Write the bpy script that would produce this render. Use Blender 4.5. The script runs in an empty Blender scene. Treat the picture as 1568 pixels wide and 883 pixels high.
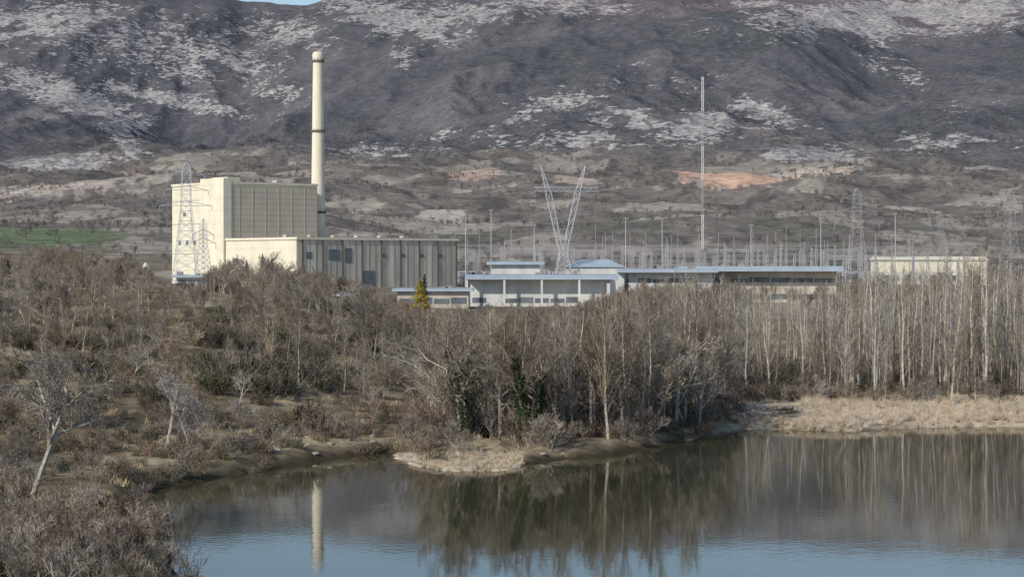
import bpy, math, random
import numpy as np
from mathutils import Vector, Matrix
random.seed(7); np.random.seed(7)
S = bpy.context.scene
FPX = 3258.0; HZ = 405.0; CAMZ = 18.0
def wx(px, D): return (px-784.0)/FPX*D
def wz(py, D): return CAMZ+(HZ-py)/FPX*D
def sm(a, b, v):
    t = np.clip((v-a)/(b-a), 0, 1); return t*t*(3-2*t)

# ---------------------------------------------------------------- noise
_perm = np.random.RandomState(3).permutation(4096)
_g = np.random.RandomState(5).uniform(0, 2*np.pi, 4096)
def pn(x, y):
    xi = np.floor(x).astype(np.int64); yi = np.floor(y).astype(np.int64)
    xf = x-xi; yf = y-yi
    def gr(ix, iy, dx, dy):
        h = _perm[(_perm[ix & 4095]+iy) & 4095]; a = _g[h]
        return np.cos(a)*dx+np.sin(a)*dy
    u = xf*xf*xf*(xf*(xf*6-15)+10); v = yf*yf*yf*(yf*(yf*6-15)+10)
    a = gr(xi, yi, xf, yf); b = gr(xi+1, yi, xf-1, yf)
    c = gr(xi, yi+1, xf, yf-1); d = gr(xi+1, yi+1, xf-1, yf-1)
    return (a+(b-a)*u)+((c+(d-c)*u)-(a+(b-a)*u))*v
def fbm(x, y, o=5, g=0.5):
    s = 0; am = 1
    for i in range(o):
        s = s+am*pn(x*(2**i)+17.3*i, y*(2**i)+5.1*i); am *= g
    return s
def ridged(x, y, o=5):
    s = 0; am = 1
    for i in range(o):
        s = s+am*(1-2.2*np.abs(pn(x*(2**i)+31.3*i, y*(2**i)+9.7*i))); am *= 0.5
    return s/1.9

# ---------------------------------------------------------------- terrain
POLY = np.array([(-29,160),(-28.3,172.5),(-25,180),(-21.9,186),(-17.2,197.5),(-12.2,205),(-10.2,198),(-8.2,190),(-5.2,185.5),(-1.5,185.5),(0.8,190),
 (3.3,196),(9,201),(13.8,208.7),(19.6,223),(24.8,233.6),(30,232),(36.4,230),(46,236),(57,237),(120,245),(400,250),(1500,260),
 (1500,60),(400,80),(60,86),(10,90),(-10,98),(-17,110),(-19.5,122),(-22,134),(-26,147)], float)
def sdist(x, y):
    dmin = np.full(x.shape, 1e9); inside = np.zeros(x.shape, bool)
    n = len(POLY)
    for i in range(n):
        a = POLY[i]; b = POLY[(i+1) % n]
        e = b-a; wxx = x-a[0]; wyy = y-a[1]
        t = np.clip((wxx*e[0]+wyy*e[1])/(e@e), 0, 1)
        dmin = np.minimum(dmin, np.hypot(wxx-e[0]*t, wyy-e[1]*t))
        c = (a[1] > y) != (b[1] > y)
        if a[1] != b[1]:
            inside ^= c & (x < (b[0]-a[0])*(y-a[1])/(b[1]-a[1])+a[0])
    return np.where(inside, -dmin, dmin)
BR = np.array([(-400,18),(0,16.3),(30,13),(80,3),(120,1.6),(230,1.0),(285,1.3),(340,3.2),(400,6),(500,7.5),(700,9),(900,9.6),(1300,14),(1800,30),(2500,84),(3200,142),(3800,200),(12000,220)],float)
BL = np.array([(-400,18),(0,16.3),(30,13),(80,3),(120,1.6),(175,2),(220,5),(300,9.5),(370,13),(450,14),(600,11),(740,9.5),(900,10),(1100,20),(1300,34),(1500,42),(1800,52),(2500,100),(3200,150),(3800,205),(12000,220)],float)
FR = np.array([(-800,200),(-200,170),(0,150),(100,148),(200,185),(280,235),(380,215),(450,170),(560,125),(600,105),(700,75),(800,62),(900,42),(1000,27),(1100,18),(1190,19),(1250,44),(1330,84),(1400,90),(1480,76),(1568,60),(1900,90),(2600,150)],float)
BK = np.array([(-1500,30),(-200,-30),(0,-22),(200,-12),(330,-3),(370,7),(470,7),(510,-5),(800,-22),(1000,-14),(1200,-6),(1400,-16),(1568,-26),(2600,10)],float)
def height(x, y):
    x = np.asarray(x, float); y = np.asarray(y, float)
    ys = np.maximum(y, 100.); px = 784+FPX*x/ys
    wl = 1-sm(250, 720, px)
    B = np.interp(y, BR[:,0], BR[:,1])*(1-wl)+np.interp(y, BL[:,0], BL[:,1])*wl
    B = B+fbm(x/60, y/60, 3)*0.9*sm(180, 330, y)*(1-0.7*sm(430,520,y)*(1-sm(950,1200,y)))
    B = B+fbm(x/420+3, y/420, 4)*34*sm(1150, 2600, y)+(ridged(x/210, y/300, 4)-.4)*16*sm(1500, 3200, y)
    f1 = CAMZ+(HZ-np.interp(px, FR[:,0], FR[:,1]))*5600/FPX
    f2 = CAMZ+(HZ-np.interp(px, BK[:,0], BK[:,1]))*7600/FPX
    t1 = np.clip((y-3500)/2100, 0, 1); t1 = t1**1.6
    m1 = B+(f1-B)*t1
    dip = 1-0.10*sm(5600, 5950, y)
    t2 = np.clip((y-5750)/1850, 0, 1)**0.85
    m2 = f1*dip+(f2-f1*dip)*t2
    m = np.where(y < 5600, m1, m2)
    amp = sm(3400, 4500, y)*(1-0.55*sm(7000, 7550, y))
    calm = 1-0.5*sm(5100, 5600, y)*(1-sm(5600, 6100, y))
    rel = (ridged(x/480+0.3*fbm(x/900, y/900, 2), y/1300, 4)-0.45)*72+fbm(x/160, y/260, 3)*10+(ridged(x/110+4, y/170, 4)-.4)*8
    m = m+rel*amp*calm
    m = np.where(y > 7600, m-(y-7600)*0.18, m)
    z = np.where(y > 3500, m, B)
    d = np.full(x.shape, 500.)
    k = y < 700
    if k.any(): d[k] = sdist(x[k], y[k])
    wob = fbm(x/3.5, y/3.5, 3)*0.9*(1-sm(30,60,np.abs(d)))
    dd = d+wob
    spit = sm(590,620,px)*(1-sm(795,830,px))*(1-sm(200,206,y))*(y>170)
    land = 0.1+0.95*sm(0, 2.2, dd)*(1-.6*sm(900,1300,px))*(1-.88*spit)+(z-1.0)*sm(0, 28, dd)*(1-.6*spit)+0.12*fbm(x/1.7, y/1.7, 2)*sm(.5,3,dd)
    wat = np.maximum(-2.5, 0.1+dd*0.45)
    out = np.where(dd > 0, land, wat)
    return np.where(k, out, z), d, px
def H1(x, y): return float(height(np.array([x]), np.array([y]))[0][0])

cols = np.concatenate([np.linspace(-1.6,-.34,40,endpoint=False), np.linspace(-.34,.34,540,endpoint=False), np.linspace(.34,1.6,41)])
rows = np.concatenate([np.arange(-300,90,12), np.arange(90,300,1.0), np.arange(300,1000,4.), np.arange(1000,3800,12.), np.arange(3800,7900,10.), np.arange(7900,12000,200.)])
Y, T = np.meshgrid(rows, cols, indexing='ij')
off = np.where(Y<1500, 200*(1-np.clip(Y,0,1500)/1500), 0)
X = T*0.78*(np.maximum(Y,0)+off)
Xg = X.ravel(); Yg = Y.ravel()
Zg, Dg, PXg = height(Xg, Yg)
nr, nc = Y.shape
idx = np.arange(nr*nc).reshape(nr, nc)
quads = np.stack([idx[:-1,:-1], idx[:-1,1:], idx[1:,1:], idx[1:,:-1]], -1).reshape(-1,4)
def mesh_np(name, verts, quads, smooth=True):
    me = bpy.data.meshes.new(name)
    nq = len(quads); k = quads.shape[1]
    me.vertices.add(len(verts)); me.vertices.foreach_set('co', np.asarray(verts, np.float32).ravel())
    me.loops.add(nq*k); me.loops.foreach_set('vertex_index', quads.astype(np.int32).ravel())
    me.polygons.add(nq); me.polygons.foreach_set('loop_start', np.arange(0, nq*k, k, dtype=np.int32))
    if smooth: me.polygons.foreach_set('use_smooth', np.ones(nq, bool))
    me.update(calc_edges=True); me.validate()
    return me
ground_me = mesh_np('ground', np.stack([Xg,Yg,Zg],-1), quads)
def L(c): return np.array(c, float)
def mix(a, b, t): return a+(b-a)*t[:,None]
PYg = HZ-(Zg-CAMZ)/np.maximum(Yg,50)*FPX
N1 = fbm(Xg/9, Yg/14, 4); N2 = fbm(Xg/150+7, Yg/260, 4); N3 = fbm(Xg/45+2, Yg/110, 4)
C = np.tile(L((.19,.15,.10)), (len(Xg),1))
C = mix(C, L((.37,.31,.20)), sm(0.0,.35,N1)*.8)
C = mix(C, L((.085,.07,.048)), sm(0.1,.4,-N1)*.75)
C = mix(C, L((.07,.058,.04)), (1-sm(0.2,1.6,Dg))*(PXg<1050))
C = mix(C, L((.50,.41,.29)), (PXg>1120)*(Dg<45)*(Yg>200)*(Yg<300)*sm(-.2,.2,N1+.15)*1.0)
C = mix(C, L((.48,.40,.28)), (PXg>600)*(PXg<800)*(Yg<202)*(Yg>180)*1.0)
pl = sm(330, 480, Yg)
C = mix(C, mix(np.tile(L((.20,.17,.13)),(len(Xg),1)), L((.33,.29,.23)), sm(0,.3,N3)), pl*(1-sm(1000,1200,Yg)))
far = sm(1000, 1250, Yg)
CF = np.tile(L((.20,.178,.158)), (len(Xg),1))
CF = mix(CF, L((.13,.118,.112)), sm(0,.25,N3))
CF = mix(CF, L((.39,.345,.29)), sm(.14,.24,N2+.35*N3)*.75)
CF = mix(CF, L((.13,.15,.10)), sm(.1,.3,-N2)*(Yg<2200)*.4)
C = mix(C, CF, far)
def patch(px0, px1, y0, y1, col, st=1.0, soft=.25):
    global C
    cx=(px0+px1)/2; hx=(px1-px0)/2; cy=(y0+y1)/2; hy=(y1-y0)/2
    r = np.sqrt(((PXg-cx)/hx)**2+((Yg-cy)/hy)**2)+.6*fbm(PXg/22, Yg/60, 4)
    C = mix(C, L(col), (1-sm(1-soft, 1+soft*.3, r))*st)
patch(-80, 205, 1200, 1520, (.15,.185,.11), 1)
patch(1020, 1240, 2950, 3260, (.56,.38,.28), 1)
patch(1150, 1330, 3150, 3450, (.50,.44,.38), .9)
patch(680, 770, 3000, 3350, (.48,.36,.29), .9)
patch(840, 930, 2850, 3050, (.46,.37,.30), .9)
patch(-50, 240, 2500, 2900, (.46,.40,.34), .9)
patch(190, 250, 3000, 3300, (.50,.38,.30), .9)
patch(1330, 1440, 2500, 2680, (.42,.38,.33), .85)
patch(640, 720, 2300, 2450, (.48,.45,.38), .9)
patch(500, 600, 2400, 2560, (.40,.36,.30), .8)
patch(940, 1090, 2050, 2180, (.40,.36,.30), .8)
patch(1380, 1540, 1900, 2050, (.40,.36,.29), .8)
patch(-60, 170, 3400, 3700, (.44,.40,.37), .9)
patch(1150, 1330, 3600, 3900, (.44,.40,.37), .9)
patch(1420, 1560, 3300, 3700, (.40,.37,.34), .8)
mt = sm(3300, 4300, Yg+700*fbm(Xg/350, Yg/500, 3))
NM = fbm(Xg/300, Yg/500, 4)
CM = np.tile(L((.120,.119,.130)), (len(Xg),1))  # aerial haze painted in: mountain base colours greyed and bluish
CM = mix(CM, L((.098,.101,.110)), sm(0,.35,NM))
CM = mix(CM, L((.165,.155,.160)), sm(0.05,.4,-NM)*.7)
CM = mix(CM, L((.185,.145,.155)), sm(6000,6700,Yg)*sm(600,1000,PXg)*.8)
C = mix(C, CM, mt)
rock = np.zeros(len(Xg))
def rk(px, py, rx, ry, rot, a):
    global rock
    c, s = math.cos(rot), math.sin(rot)
    dx = PXg-px; dy = PYg-py
    e = ((dx*c+dy*s)/rx)**2+((-dx*s+dy*c)/ry)**2
    rock = np.maximum(rock, a*np.exp(-e))
for q in [(120,155,170,32,.35,1),(260,150,180,17,.2,.95),(185,205,65,20,.9,1),(60,35,170,34,-.1,1),(30,120,90,26,.1,.9),(320,95,160,50,.1,.8),(430,50,120,40,0,.75),
          (610,30,150,36,.2,1),(615,85,22,36,0,.95),(720,20,130,24,0,.9),(850,5,150,24,.1,.85),(1370,28,250,36,-.03,1.2),(1500,10,150,32,.1,1.1),(1150,6,120,10,0,.7),
          (840,165,100,28,-.3,.85),(960,185,85,34,.2,.9),(1080,190,110,34,-.2,.95),(1170,175,80,30,.2,.8),(1330,60,70,18,.1,.7),(900,215,130,20,0,.85),(1240,235,120,20,0,.85),(1450,220,160,22,0,.8),
          (720,210,90,24,0,.8),(420,140,90,24,.2,.7),(100,250,180,16,-.1,.85),(1380,110,100,30,.4,.55),(550,230,130,18,0,.7),(1000,120,170,34,.1,.42),(1480,160,130,34,0,.45),(200,60,270,75,.1,.66)]:
    rk(*q)
R1 = ridged(Xg/130+.35*fbm(Xg/200,Yg/240,3), Yg/330+.28*Xg/200, 6)
rock = rock*sm(3100,3500,Yg)*(.42+.74*sm(.25,.62,R1))
a = ground_me.attributes.new('gcol','FLOAT_COLOR','POINT')
a.data.foreach_set('color', np.concatenate([C, np.ones((len(C),1))],1).astype(np.float32).ravel())
a = ground_me.attributes.new('rock','FLOAT','POINT'); a.data.foreach_set('value', rock.astype(np.float32))

# ---------------------------------------------------------------- material helpers
def nodes(name):
    m = bpy.data.materials.new(name); m.use_nodes = True
    nt = m.node_tree; b = nt.nodes['Principled BSDF']; return m, nt, b
def N(nt, t, **kw):
    n = nt.nodes.new(t)
    for k, v in kw.items():
        if k in n.inputs: n.inputs[k].default_value = v
        else: setattr(n, k, v)
    return n
def mat_simple(name, col, rough=.8, var=.25, scale=1.0, col2=None, objrand=0.0, metal=0, stretch=None, bump=0):
    m, nt, b = nodes(name)
    tc = N(nt, 'ShaderNodeTexCoord'); mp = N(nt, 'ShaderNodeMapping')
    nt.links.new(tc.outputs['Object'], mp.inputs[0])
    if stretch: mp.inputs['Scale'].default_value = stretch
    no = N(nt, 'ShaderNodeTexNoise', Scale=scale, Detail=0.0 if objrand else 5.0, Roughness=.65)
    nt.links.new(mp.outputs[0], no.inputs['Vector'])
    cr = N(nt, 'ShaderNodeValToRGB')
    c2 = col2 or tuple(c*(1-var) for c in col)
    cr.color_ramp.elements[0].position = .33; cr.color_ramp.elements[1].position = .66
    cr.color_ramp.elements[0].color = (*c2,1); cr.color_ramp.elements[1].color = (*[min(1,c*(1+var*.5)) for c in col],1)
    nt.links.new(no.outputs[0], cr.inputs[0])
    out = cr.outputs[0]
    if objrand:
        oi = N(nt, 'ShaderNodeObjectInfo')
        mr = N(nt, 'ShaderNodeMapRange'); mr.inputs['To Min'].default_value = 1-objrand; mr.inputs['To Max'].default_value = 1+objrand
        nt.links.new(oi.outputs['Random'], mr.inputs['Value'])
        hs = N(nt, 'ShaderNodeHueSaturation'); nt.links.new(out, hs.inputs['Color']); nt.links.new(mr.outputs[0], hs.inputs['Value'])
        mr2 = N(nt, 'ShaderNodeMapRange'); mr2.inputs['To Min'].default_value = 1.15; mr2.inputs['To Max'].default_value = .55
        mu = N(nt,'ShaderNodeMath', operation='FRACT'); ml = N(nt,'ShaderNodeMath', operation='MULTIPLY'); ml.inputs[1].default_value = 7.31
        nt.links.new(oi.outputs['Random'], ml.inputs[0]); nt.links.new(ml.outputs[0], mu.inputs[0]); nt.links.new(mu.outputs[0], mr2.inputs['Value'])
        nt.links.new(mr2.outputs[0], hs.inputs['Saturation']); out = hs.outputs[0]
    nt.links.new(out, b.inputs['Base Color'])
    b.inputs['Roughness'].default_value = rough; b.inputs['Metallic'].default_value = metal
    b.inputs['Specular IOR Level'].default_value = 0 if objrand else .2
    if bump:
        bp = N(nt, 'ShaderNodeBump', Strength=bump); nt.links.new(no.outputs[0], bp.inputs['Height']); nt.links.new(bp.outputs[0], b.inputs['Normal'])
    return m
m, nt, b = nodes('ground_material')
at = N(nt,'ShaderNodeAttribute'); at.attribute_name='gcol'
ar = N(nt,'ShaderNodeAttribute'); ar.attribute_name='rock'
geo = N(nt,'ShaderNodeNewGeometry')
def noi(sc, det=6., ro=.65, vec=None):
    n = N(nt,'ShaderNodeTexNoise', Scale=sc, Detail=det, Roughness=ro); nt.links.new(vec or geo.outputs['Position'], n.inputs['Vector']); return n
def ramp(inp, p0, p1, c0, c1):
    r = N(nt,'ShaderNodeMapRange'); r.clamp=True
    r.inputs['From Min'].default_value=p0; r.inputs['From Max'].default_value=p1; r.inputs['To Min'].default_value=c0; r.inputs['To Max'].default_value=c1
    nt.links.new(inp, r.inputs['Value']); return r.outputs[0]
def mth(op, a_, b_):
    n = N(nt,'ShaderNodeMath', operation=op)
    for i, v in enumerate((a_, b_)):
        if isinstance(v, (int,float)): n.inputs[i].default_value=v
        else: nt.links.new(v, n.inputs[i])
    return n.outputs[0]
na = ramp(noi(.9).outputs[0], .3,.7,.6,1.4)
nb = ramp(noi(.035).outputs[0], .35,.65,.84,1.16)
ncn = noi(.085,5)
nc_ = ramp(ncn.outputs[0], .35,.65,.76,1.24)
k = mth('MULTIPLY', mth('MULTIPLY', na, nb), nc_)
vm = N(nt,'ShaderNodeVectorMath', operation='SCALE'); nt.links.new(at.outputs['Color'], vm.inputs[0]); nt.links.new(k, vm.inputs['Scale'])
mp = N(nt,'ShaderNodeMapping'); mp.inputs['Scale'].default_value=(.8,.45,2.2); mp.inputs['Rotation'].default_value=(0,.35,0); nt.links.new(geo.outputs['Position'], mp.inputs[0])
rn = noi(.020,8.,.72, mp.outputs[0]); rn2 = noi(.08, 5., .7, mp.outputs[0])
rs = mth('ADD', mth('MULTIPLY', ar.outputs['Fac'], .32), mth('ADD', mth('MULTIPLY', rn.outputs[0], .85), mth('MULTIPLY', rn2.outputs[0], .40)))
rm = ramp(rs, .850, .885, 0, 1)
rm = mth('MULTIPLY', rm, ramp(ar.outputs['Fac'], .04,.25,0,1))
mx = N(nt,'ShaderNodeMix', data_type='RGBA')
nt.links.new(rm, mx.inputs['Factor']); nt.links.new(vm.outputs[0], mx.inputs[6]); 
rc = N(nt,'ShaderNodeValToRGB'); rc.color_ramp.elements[0].position=.40; rc.color_ramp.elements[1].position=.60
rc.color_ramp.elements[0].color=(.22,.205,.205,1); rc.color_ramp.elements[1].color=(.52,.49,.47,1)
nt.links.new(rn2.outputs[0], rc.inputs[0]); nt.links.new(rc.outputs[0], mx.inputs[7])
sx = N(nt,'ShaderNodeSeparateXYZ'); nt.links.new(geo.outputs['Position'], sx.inputs[0])
hh_ = mth('ADD', ncn.outputs[0], mth('MULTIPLY', rm, mth('MULTIPLY', rn2.outputs[0], 2.2)))
bp = N(nt,'ShaderNodeBump', Distance=9.0); nt.links.new(ramp(sx.outputs[1],1200,3600,0,.5), bp.inputs['Strength']); nt.links.new(hh_, bp.inputs['Height']); nt.links.new(bp.outputs[0], b.inputs['Normal'])
nt.links.new(mx.outputs[2], b.inputs['Base Color']); b.inputs['Roughness'].default_value=.95; b.inputs['Specular IOR Level'].default_value=.0
ground_me.materials.append(m)
ground = bpy.data.objects.new('ground', ground_me); S.collection.objects.link(ground)

# water
m, nt, b = nodes('river_water')
b.inputs['Base Color'].default_value=(.050,.050,.026,1); b.inputs['Roughness'].default_value=.035; b.inputs['IOR'].default_value=1.27
geo = N(nt,'ShaderNodeNewGeometry')
n1 = N(nt,'ShaderNodeTexNoise', Scale=1.6, Detail=2.0, Roughness=.5); n2 = N(nt,'ShaderNodeTexNoise', Scale=.16, Detail=2.0)
nt.links.new(geo.outputs['Position'], n1.inputs['Vector']); nt.links.new(geo.outputs['Position'], n2.inputs['Vector'])
bp = N(nt,'ShaderNodeBump', Strength=.08, Distance=.03); nt.links.new(n1.outputs[0], bp.inputs['Height'])
bp2 = N(nt,'ShaderNodeBump', Strength=.06, Distance=.08); nt.links.new(n2.outputs[0], bp2.inputs['Height']); nt.links.new(bp.outputs[0], bp2.inputs['Normal'])
nt.links.new(bp2.outputs[0], b.inputs['Normal'])
wv = np.array([(-120,40,0),(1500,40,0),(1500,420,0),(-120,420,0)],float)
wme = mesh_np('river', wv, np.array([[0,1,2,3]])); wme.materials.append(m)
river = bpy.data.objects.new('river', wme); S.collection.objects.link(river)

# ---------------------------------------------------------------- geometry builders
class MB:
    def __init__(s): s.v=[]; s.f=[]; s.m=[]
    def tube(s, pts, rads, n=3, mi=0):
        base=len(s.v); k=len(pts)
        for i,p in enumerate(pts):
            d = (pts[min(i+1,k-1)]-pts[max(i-1,0)])
            if d.length<1e-6: d=Vector((0,0,1))
            d.normalize()
            a = d.cross(Vector((0,0,1)) if abs(d.z)<.9 else Vector((1,0,0))).normalized(); b2=d.cross(a)
            for j in range(n):
                t=2*math.pi*j/n+.5; s.v.append(p+(a*math.cos(t)+b2*math.sin(t))*rads[i])
        for i in range(k-1):
            for j in range(n):
                s.f.append((base+i*n+j, base+i*n+(j+1)%n, base+(i+1)*n+(j+1)%n, base+(i+1)*n+j)); s.m.append(mi)
    def beam(s, a, b2, w, mi=0): s.tube([Vector(a),Vector(b2)],[w*.7,w*.7],4,mi)
    def leaf(s, c, sz, mi=0, asp=.6):
        a = Vector((random.gauss(0,1),random.gauss(0,1),random.gauss(0,1))).normalized()
        b2 = a.cross(Vector((random.gauss(0,1),random.gauss(0,1),random.gauss(0,1)))).normalized()
        base=len(s.v)
        s.v += [c-a*sz*.5, c+b2*sz*.5*asp, c+a*sz*.5, c-b2*sz*.5*asp]; s.f.append((base,base+1,base+2,base+3)); s.m.append(mi)
    def box(s, x0,y0,z0,x1,y1,z1, mi=0):
        b=len(s.v)
        s.v += [Vector(p) for p in [(x0,y0,z0),(x1,y0,z0),(x1,y1,z0),(x0,y1,z0),(x0,y0,z1),(x1,y0,z1),(x1,y1,z1),(x0,y1,z1)]]
        for q in [(0,3,2,1),(4,5,6,7),(0,1,5,4),(1,2,6,5),(2,3,7,6),(3,0,4,7)]:
            s.f.append(tuple(b+i for i in q)); s.m.append(mi)
    def mesh(s, name, mats, smooth=False):
        me=bpy.data.meshes.new(name); me.from_pydata([tuple(v) for v in s.v],[],s.f)
        for mt_ in mats: me.materials.append(mt_)
        me.polygons.foreach_set('material_index', s.m)
        if smooth: me.polygons.foreach_set('use_smooth',[True]*len(s.f))
        me.update(); return me
def rv(): return Vector((random.gauss(0,1),random.gauss(0,1),random.gauss(0,1)))
def deflect(d, ang, up=0):
    p = d.cross(rv()).normalized()
    r = (d*math.cos(ang)+p*math.sin(ang)); r.z += up; return r.normalized()

bark_brown = mat_simple('bark_brown',(.27,.215,.17),.9,.25,3,objrand=.3)
bark_grey = mat_simple('bark_grey',(.37,.33,.275),.9,.25,3,objrand=.3)
bark_pale = mat_simple('bark_pale',(.53,.475,.40),.9,.25,3,objrand=.2)
twig_brown = mat_simple('twig_brown',(.235,.187,.142),.9,.25,2,objrand=.4)
twig_red = mat_simple('twig_red',(.225,.155,.12),.9,.2,2,objrand=.3)
twig_tan = mat_simple('twig_tan',(.32,.265,.20),.9,.2,2,objrand=.35)
leaf_olive = mat_simple('leaf_olive',(.105,.105,.052),.8,.4,2,objrand=.35)
leaf_ever = mat_simple('leaf_evergreen',(.055,.066,.035),.8,.4,2,objrand=.3)
leaf_ivy = mat_simple('leaf_ivy',(.060,.085,.038),.6,.4,2,objrand=.2)
leaf_dead = mat_simple('leaf_dead',(.25,.18,.115),.9,.35,2,objrand=.35)
leaf_pine = mat_simple('leaf_pine',(.05,.065,.042),.8,.4,2,objrand=.25)
leaf_gold = mat_simple('leaf_gold',(.40,.32,.08),.8,.3,2,objrand=.05)
far_brown = mat_simple('far_crown_brown',(.205,.18,.16),.9,.25,1,objrand=.3)  # distance haze put into the far crown colours, lighter and greyer
far_grey = mat_simple('far_crown_grey',(.27,.245,.22),.9,.25,1,objrand=.3)
far_green = mat_simple('far_crown_green',(.11,.112,.098),.9,.25,1,objrand=.3)
reed_mat = mat_simple('reed_dry',(.66,.54,.39),.9,.22,2,objrand=.2)
grass_mat = mat_simple('grass_dry',(.42,.345,.22),.9,.3,2,objrand=.35)

def grow(mb, p, d, Ln, r, lev, maxlev, spec, mi):
    nseg = 4 if lev==0 else (3 if lev<maxlev-1 else 2)
    if lev==maxlev: nseg=1
    pts=[p.copy()]; rads=[r]; cur=p.copy(); dd=d.copy()
    for i in range(nseg):
        dd = (dd+rv()*spec['wob']*(.6 if lev==0 else 1)+Vector((0,0,spec['up']))).normalized()
        cur = cur+dd*Ln/nseg; pts.append(cur.copy()); rads.append(max(spec['rmin'], r*(1-(.55 if lev<maxlev else .7)*(i+1)/nseg)))
    mb.tube(pts, rads, 5 if lev==0 else 3, mi[min(lev,len(mi)-1)])
    if lev<maxlev:
        nch = spec['n'][lev]
        for c in range(nch):
            t = spec['t0'][lev]+(1-spec['t0'][lev])*(c+random.random())/nch
            f=t*nseg; i=min(int(f),nseg-1); q=pts[i].lerp(pts[i+1],f-i)
            cd = deflect((pts[i+1]-pts[i]).normalized(), math.radians(random.uniform(*spec['ang'])), .1)
            grow(mb,q,cd,Ln*spec['len'][lev]*random.uniform(.7,1.15)*(1.15-.45*t), max(spec['rmin'],rads[i]*.55), lev+1,maxlev,spec,mi)
BROAD=dict(wob=.13,up=.05,rmin=.012,n=[8,6,5,4],t0=[.3,.2,.15,.1],len=[.55,.55,.55,.62],ang=(22,58))
SHRUB=dict(wob=.16,up=.06,rmin=.012,n=[5,5,4],t0=[.15,.15,.1],len=[.6,.6,.65],ang=(18,48))
def tree_broad(seed, Ht, mats, spec=BROAD, stems=1, lv=4, ivy=0):
    random.seed(seed); mb=MB()
    for s_ in range(stems):
        d = Vector((random.gauss(0,.12*stems),random.gauss(0,.12*stems),1)).normalized()
        grow(mb, Vector((random.gauss(0,.15*(stems-1)),random.gauss(0,.15*(stems-1)),-.4)), d, Ht*.72, Ht*.016/math.sqrt(stems)+.03, 0, lv, spec, [0,0,1,1,1])
    if ivy:
        tr = mb.v[:25]
        for i in range(ivy):
            z=random.random()**.8*Ht*.66
            a_=random.uniform(0,6.28)
            r=.15+.85*random.random()**.7*(1-.6*z/Ht)*(.45+.55*math.sin(z*1.9+seed+a_)**2)
            k=int(min(3.99,max(0,(z+.4)/(Ht*.72)*4)))
            c=sum((tr[k*5+j] for j in range(5)),Vector())/5
            c2=sum((tr[min(4,k+1)*5+j] for j in range(5)),Vector())/5
            f=min(1,max(0,(z-c.z)/max(.1,(c2.z-c.z)))); cc=c.lerp(c2,f)
            mb.leaf(Vector((cc.x+math.cos(a_)*r, cc.y+math.sin(a_)*r, z)), random.uniform(.12,.24), 2, .8)
    return mb.mesh('tree', mats)
def tree_poplar(seed, Ht, mats, nb_=44, tk=.125, wide=1.0):
    random.seed(seed); mb=MB()
    pts=[];rads=[]; lean=Vector((random.gauss(0,.03),random.gauss(0,.03),0))
    cur=Vector((0,0,-.4))
    for i in range(9):
        pts.append(cur.copy()); rads.append(tk*(1-i/8.6)+.018)
        cur=cur+Vector((lean.x*Ht/8+random.gauss(0,.09),lean.y*Ht/8+random.gauss(0,.09),Ht/8))
    mb.tube(pts,rads,6,0)
    for i in range(nb_):
        t=.18+.8*(i+random.random())/nb_; f=t*8; k=min(int(f),7); p=pts[k].lerp(pts[k+1],f-k)
        a_=random.uniform(0,6.283); an=math.radians(random.uniform(18,42))
        d=Vector((math.cos(a_)*math.sin(an),math.sin(a_)*math.sin(an),math.cos(an)))
        Ln=Ht*random.uniform(.08,.22)*(1.25-.75*t)*wide
        spec=dict(wob=.08,up=.09,rmin=.0115,n=[0,7],t0=[0,.15],len=[0,.42],ang=(15,45))
        grow(mb,p,d,Ln,max(.02,.035*(1.1-t)),1,2,spec,[0,1,1])
    return mb.mesh('poplar',mats)
def bush_leafy(seed, R, Hh, nl, mats, sz=(.15,.35)):
    random.seed(seed); mb=MB()
    lumps=[(Vector((random.uniform(-R,R)*.7,random.uniform(-R,R)*.7,random.uniform(.2,.75)*Hh)), random.uniform(.3,.6)*min(R,Hh)) for _ in range(9)]
    for _ in range(nl):
        c,r=random.choice(lumps); p=c+rv().normalized()*r*random.random()**.4
        if p.z<0: p.z=random.random()*.3
        mb.leaf(p,random.uniform(*sz),1 if random.random()<.75 else 2,.6)
    for _ in range(50):
        d=Vector((random.gauss(0,.5),random.gauss(0,.5),1)).normalized()
        p0=Vector((random.uniform(-R,R)*.5,random.uniform(-R,R)*.5,0))
        p1=p0+d*Hh*random.uniform(.5,1.1); p2=p1+deflect(d,.5)*Hh*.25
        mb.tube([p0,p1,p2],[.025,.016,.01],3,0)
    return mb.mesh('bush',mats)
def tuft(seed, n, R, Hh, mats):
    random.seed(seed); mb=MB()
    for _ in range(n):
        p=Vector((random.gauss(0,R*.5),random.gauss(0,R*.5),-.05)); h=Hh*random.uniform(.5,1.1)
        d=Vector((random.gauss(0,.22),random.gauss(0,.22),1)); a_=random.uniform(0,6.28); w=Vector((math.cos(a_),math.sin(a_),0))*random.uniform(.012,.028)
        b=len(mb.v); mid=p+d*h*.6; tip=p+Vector((d.x*1.7,d.y*1.7,1))*h
        mb.v+=[p-w,p+w,mid+w*.8,mid-w*.8,tip]; mb.f+=[(b,b+1,b+2,b+3),(b+3,b+2,b+4)]; mb.m+=[0,0]
    return mb.mesh('tuft',mats)
def crown_far(seed, mats, n=170):
    random.seed(seed); mb=MB()
    mb.tube([Vector((0,0,-.5)),Vector((.1,0,3)),Vector((0,.1,5))],[.2,.14,.08],4,0)
    lumps=[(Vector((random.uniform(-1.9,1.9),random.uniform(-1.9,1.9),random.uniform(1.6,5.8))),random.uniform(1.,2.)) for _ in range(8)]
    for _ in range(n):
        c,r=random.choice(lumps); mb.leaf(c+rv().normalized()*r*random.random()**.4, random.uniform(.5,1.3), 1, .35)
    return mb.mesh('crown',mats)
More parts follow.
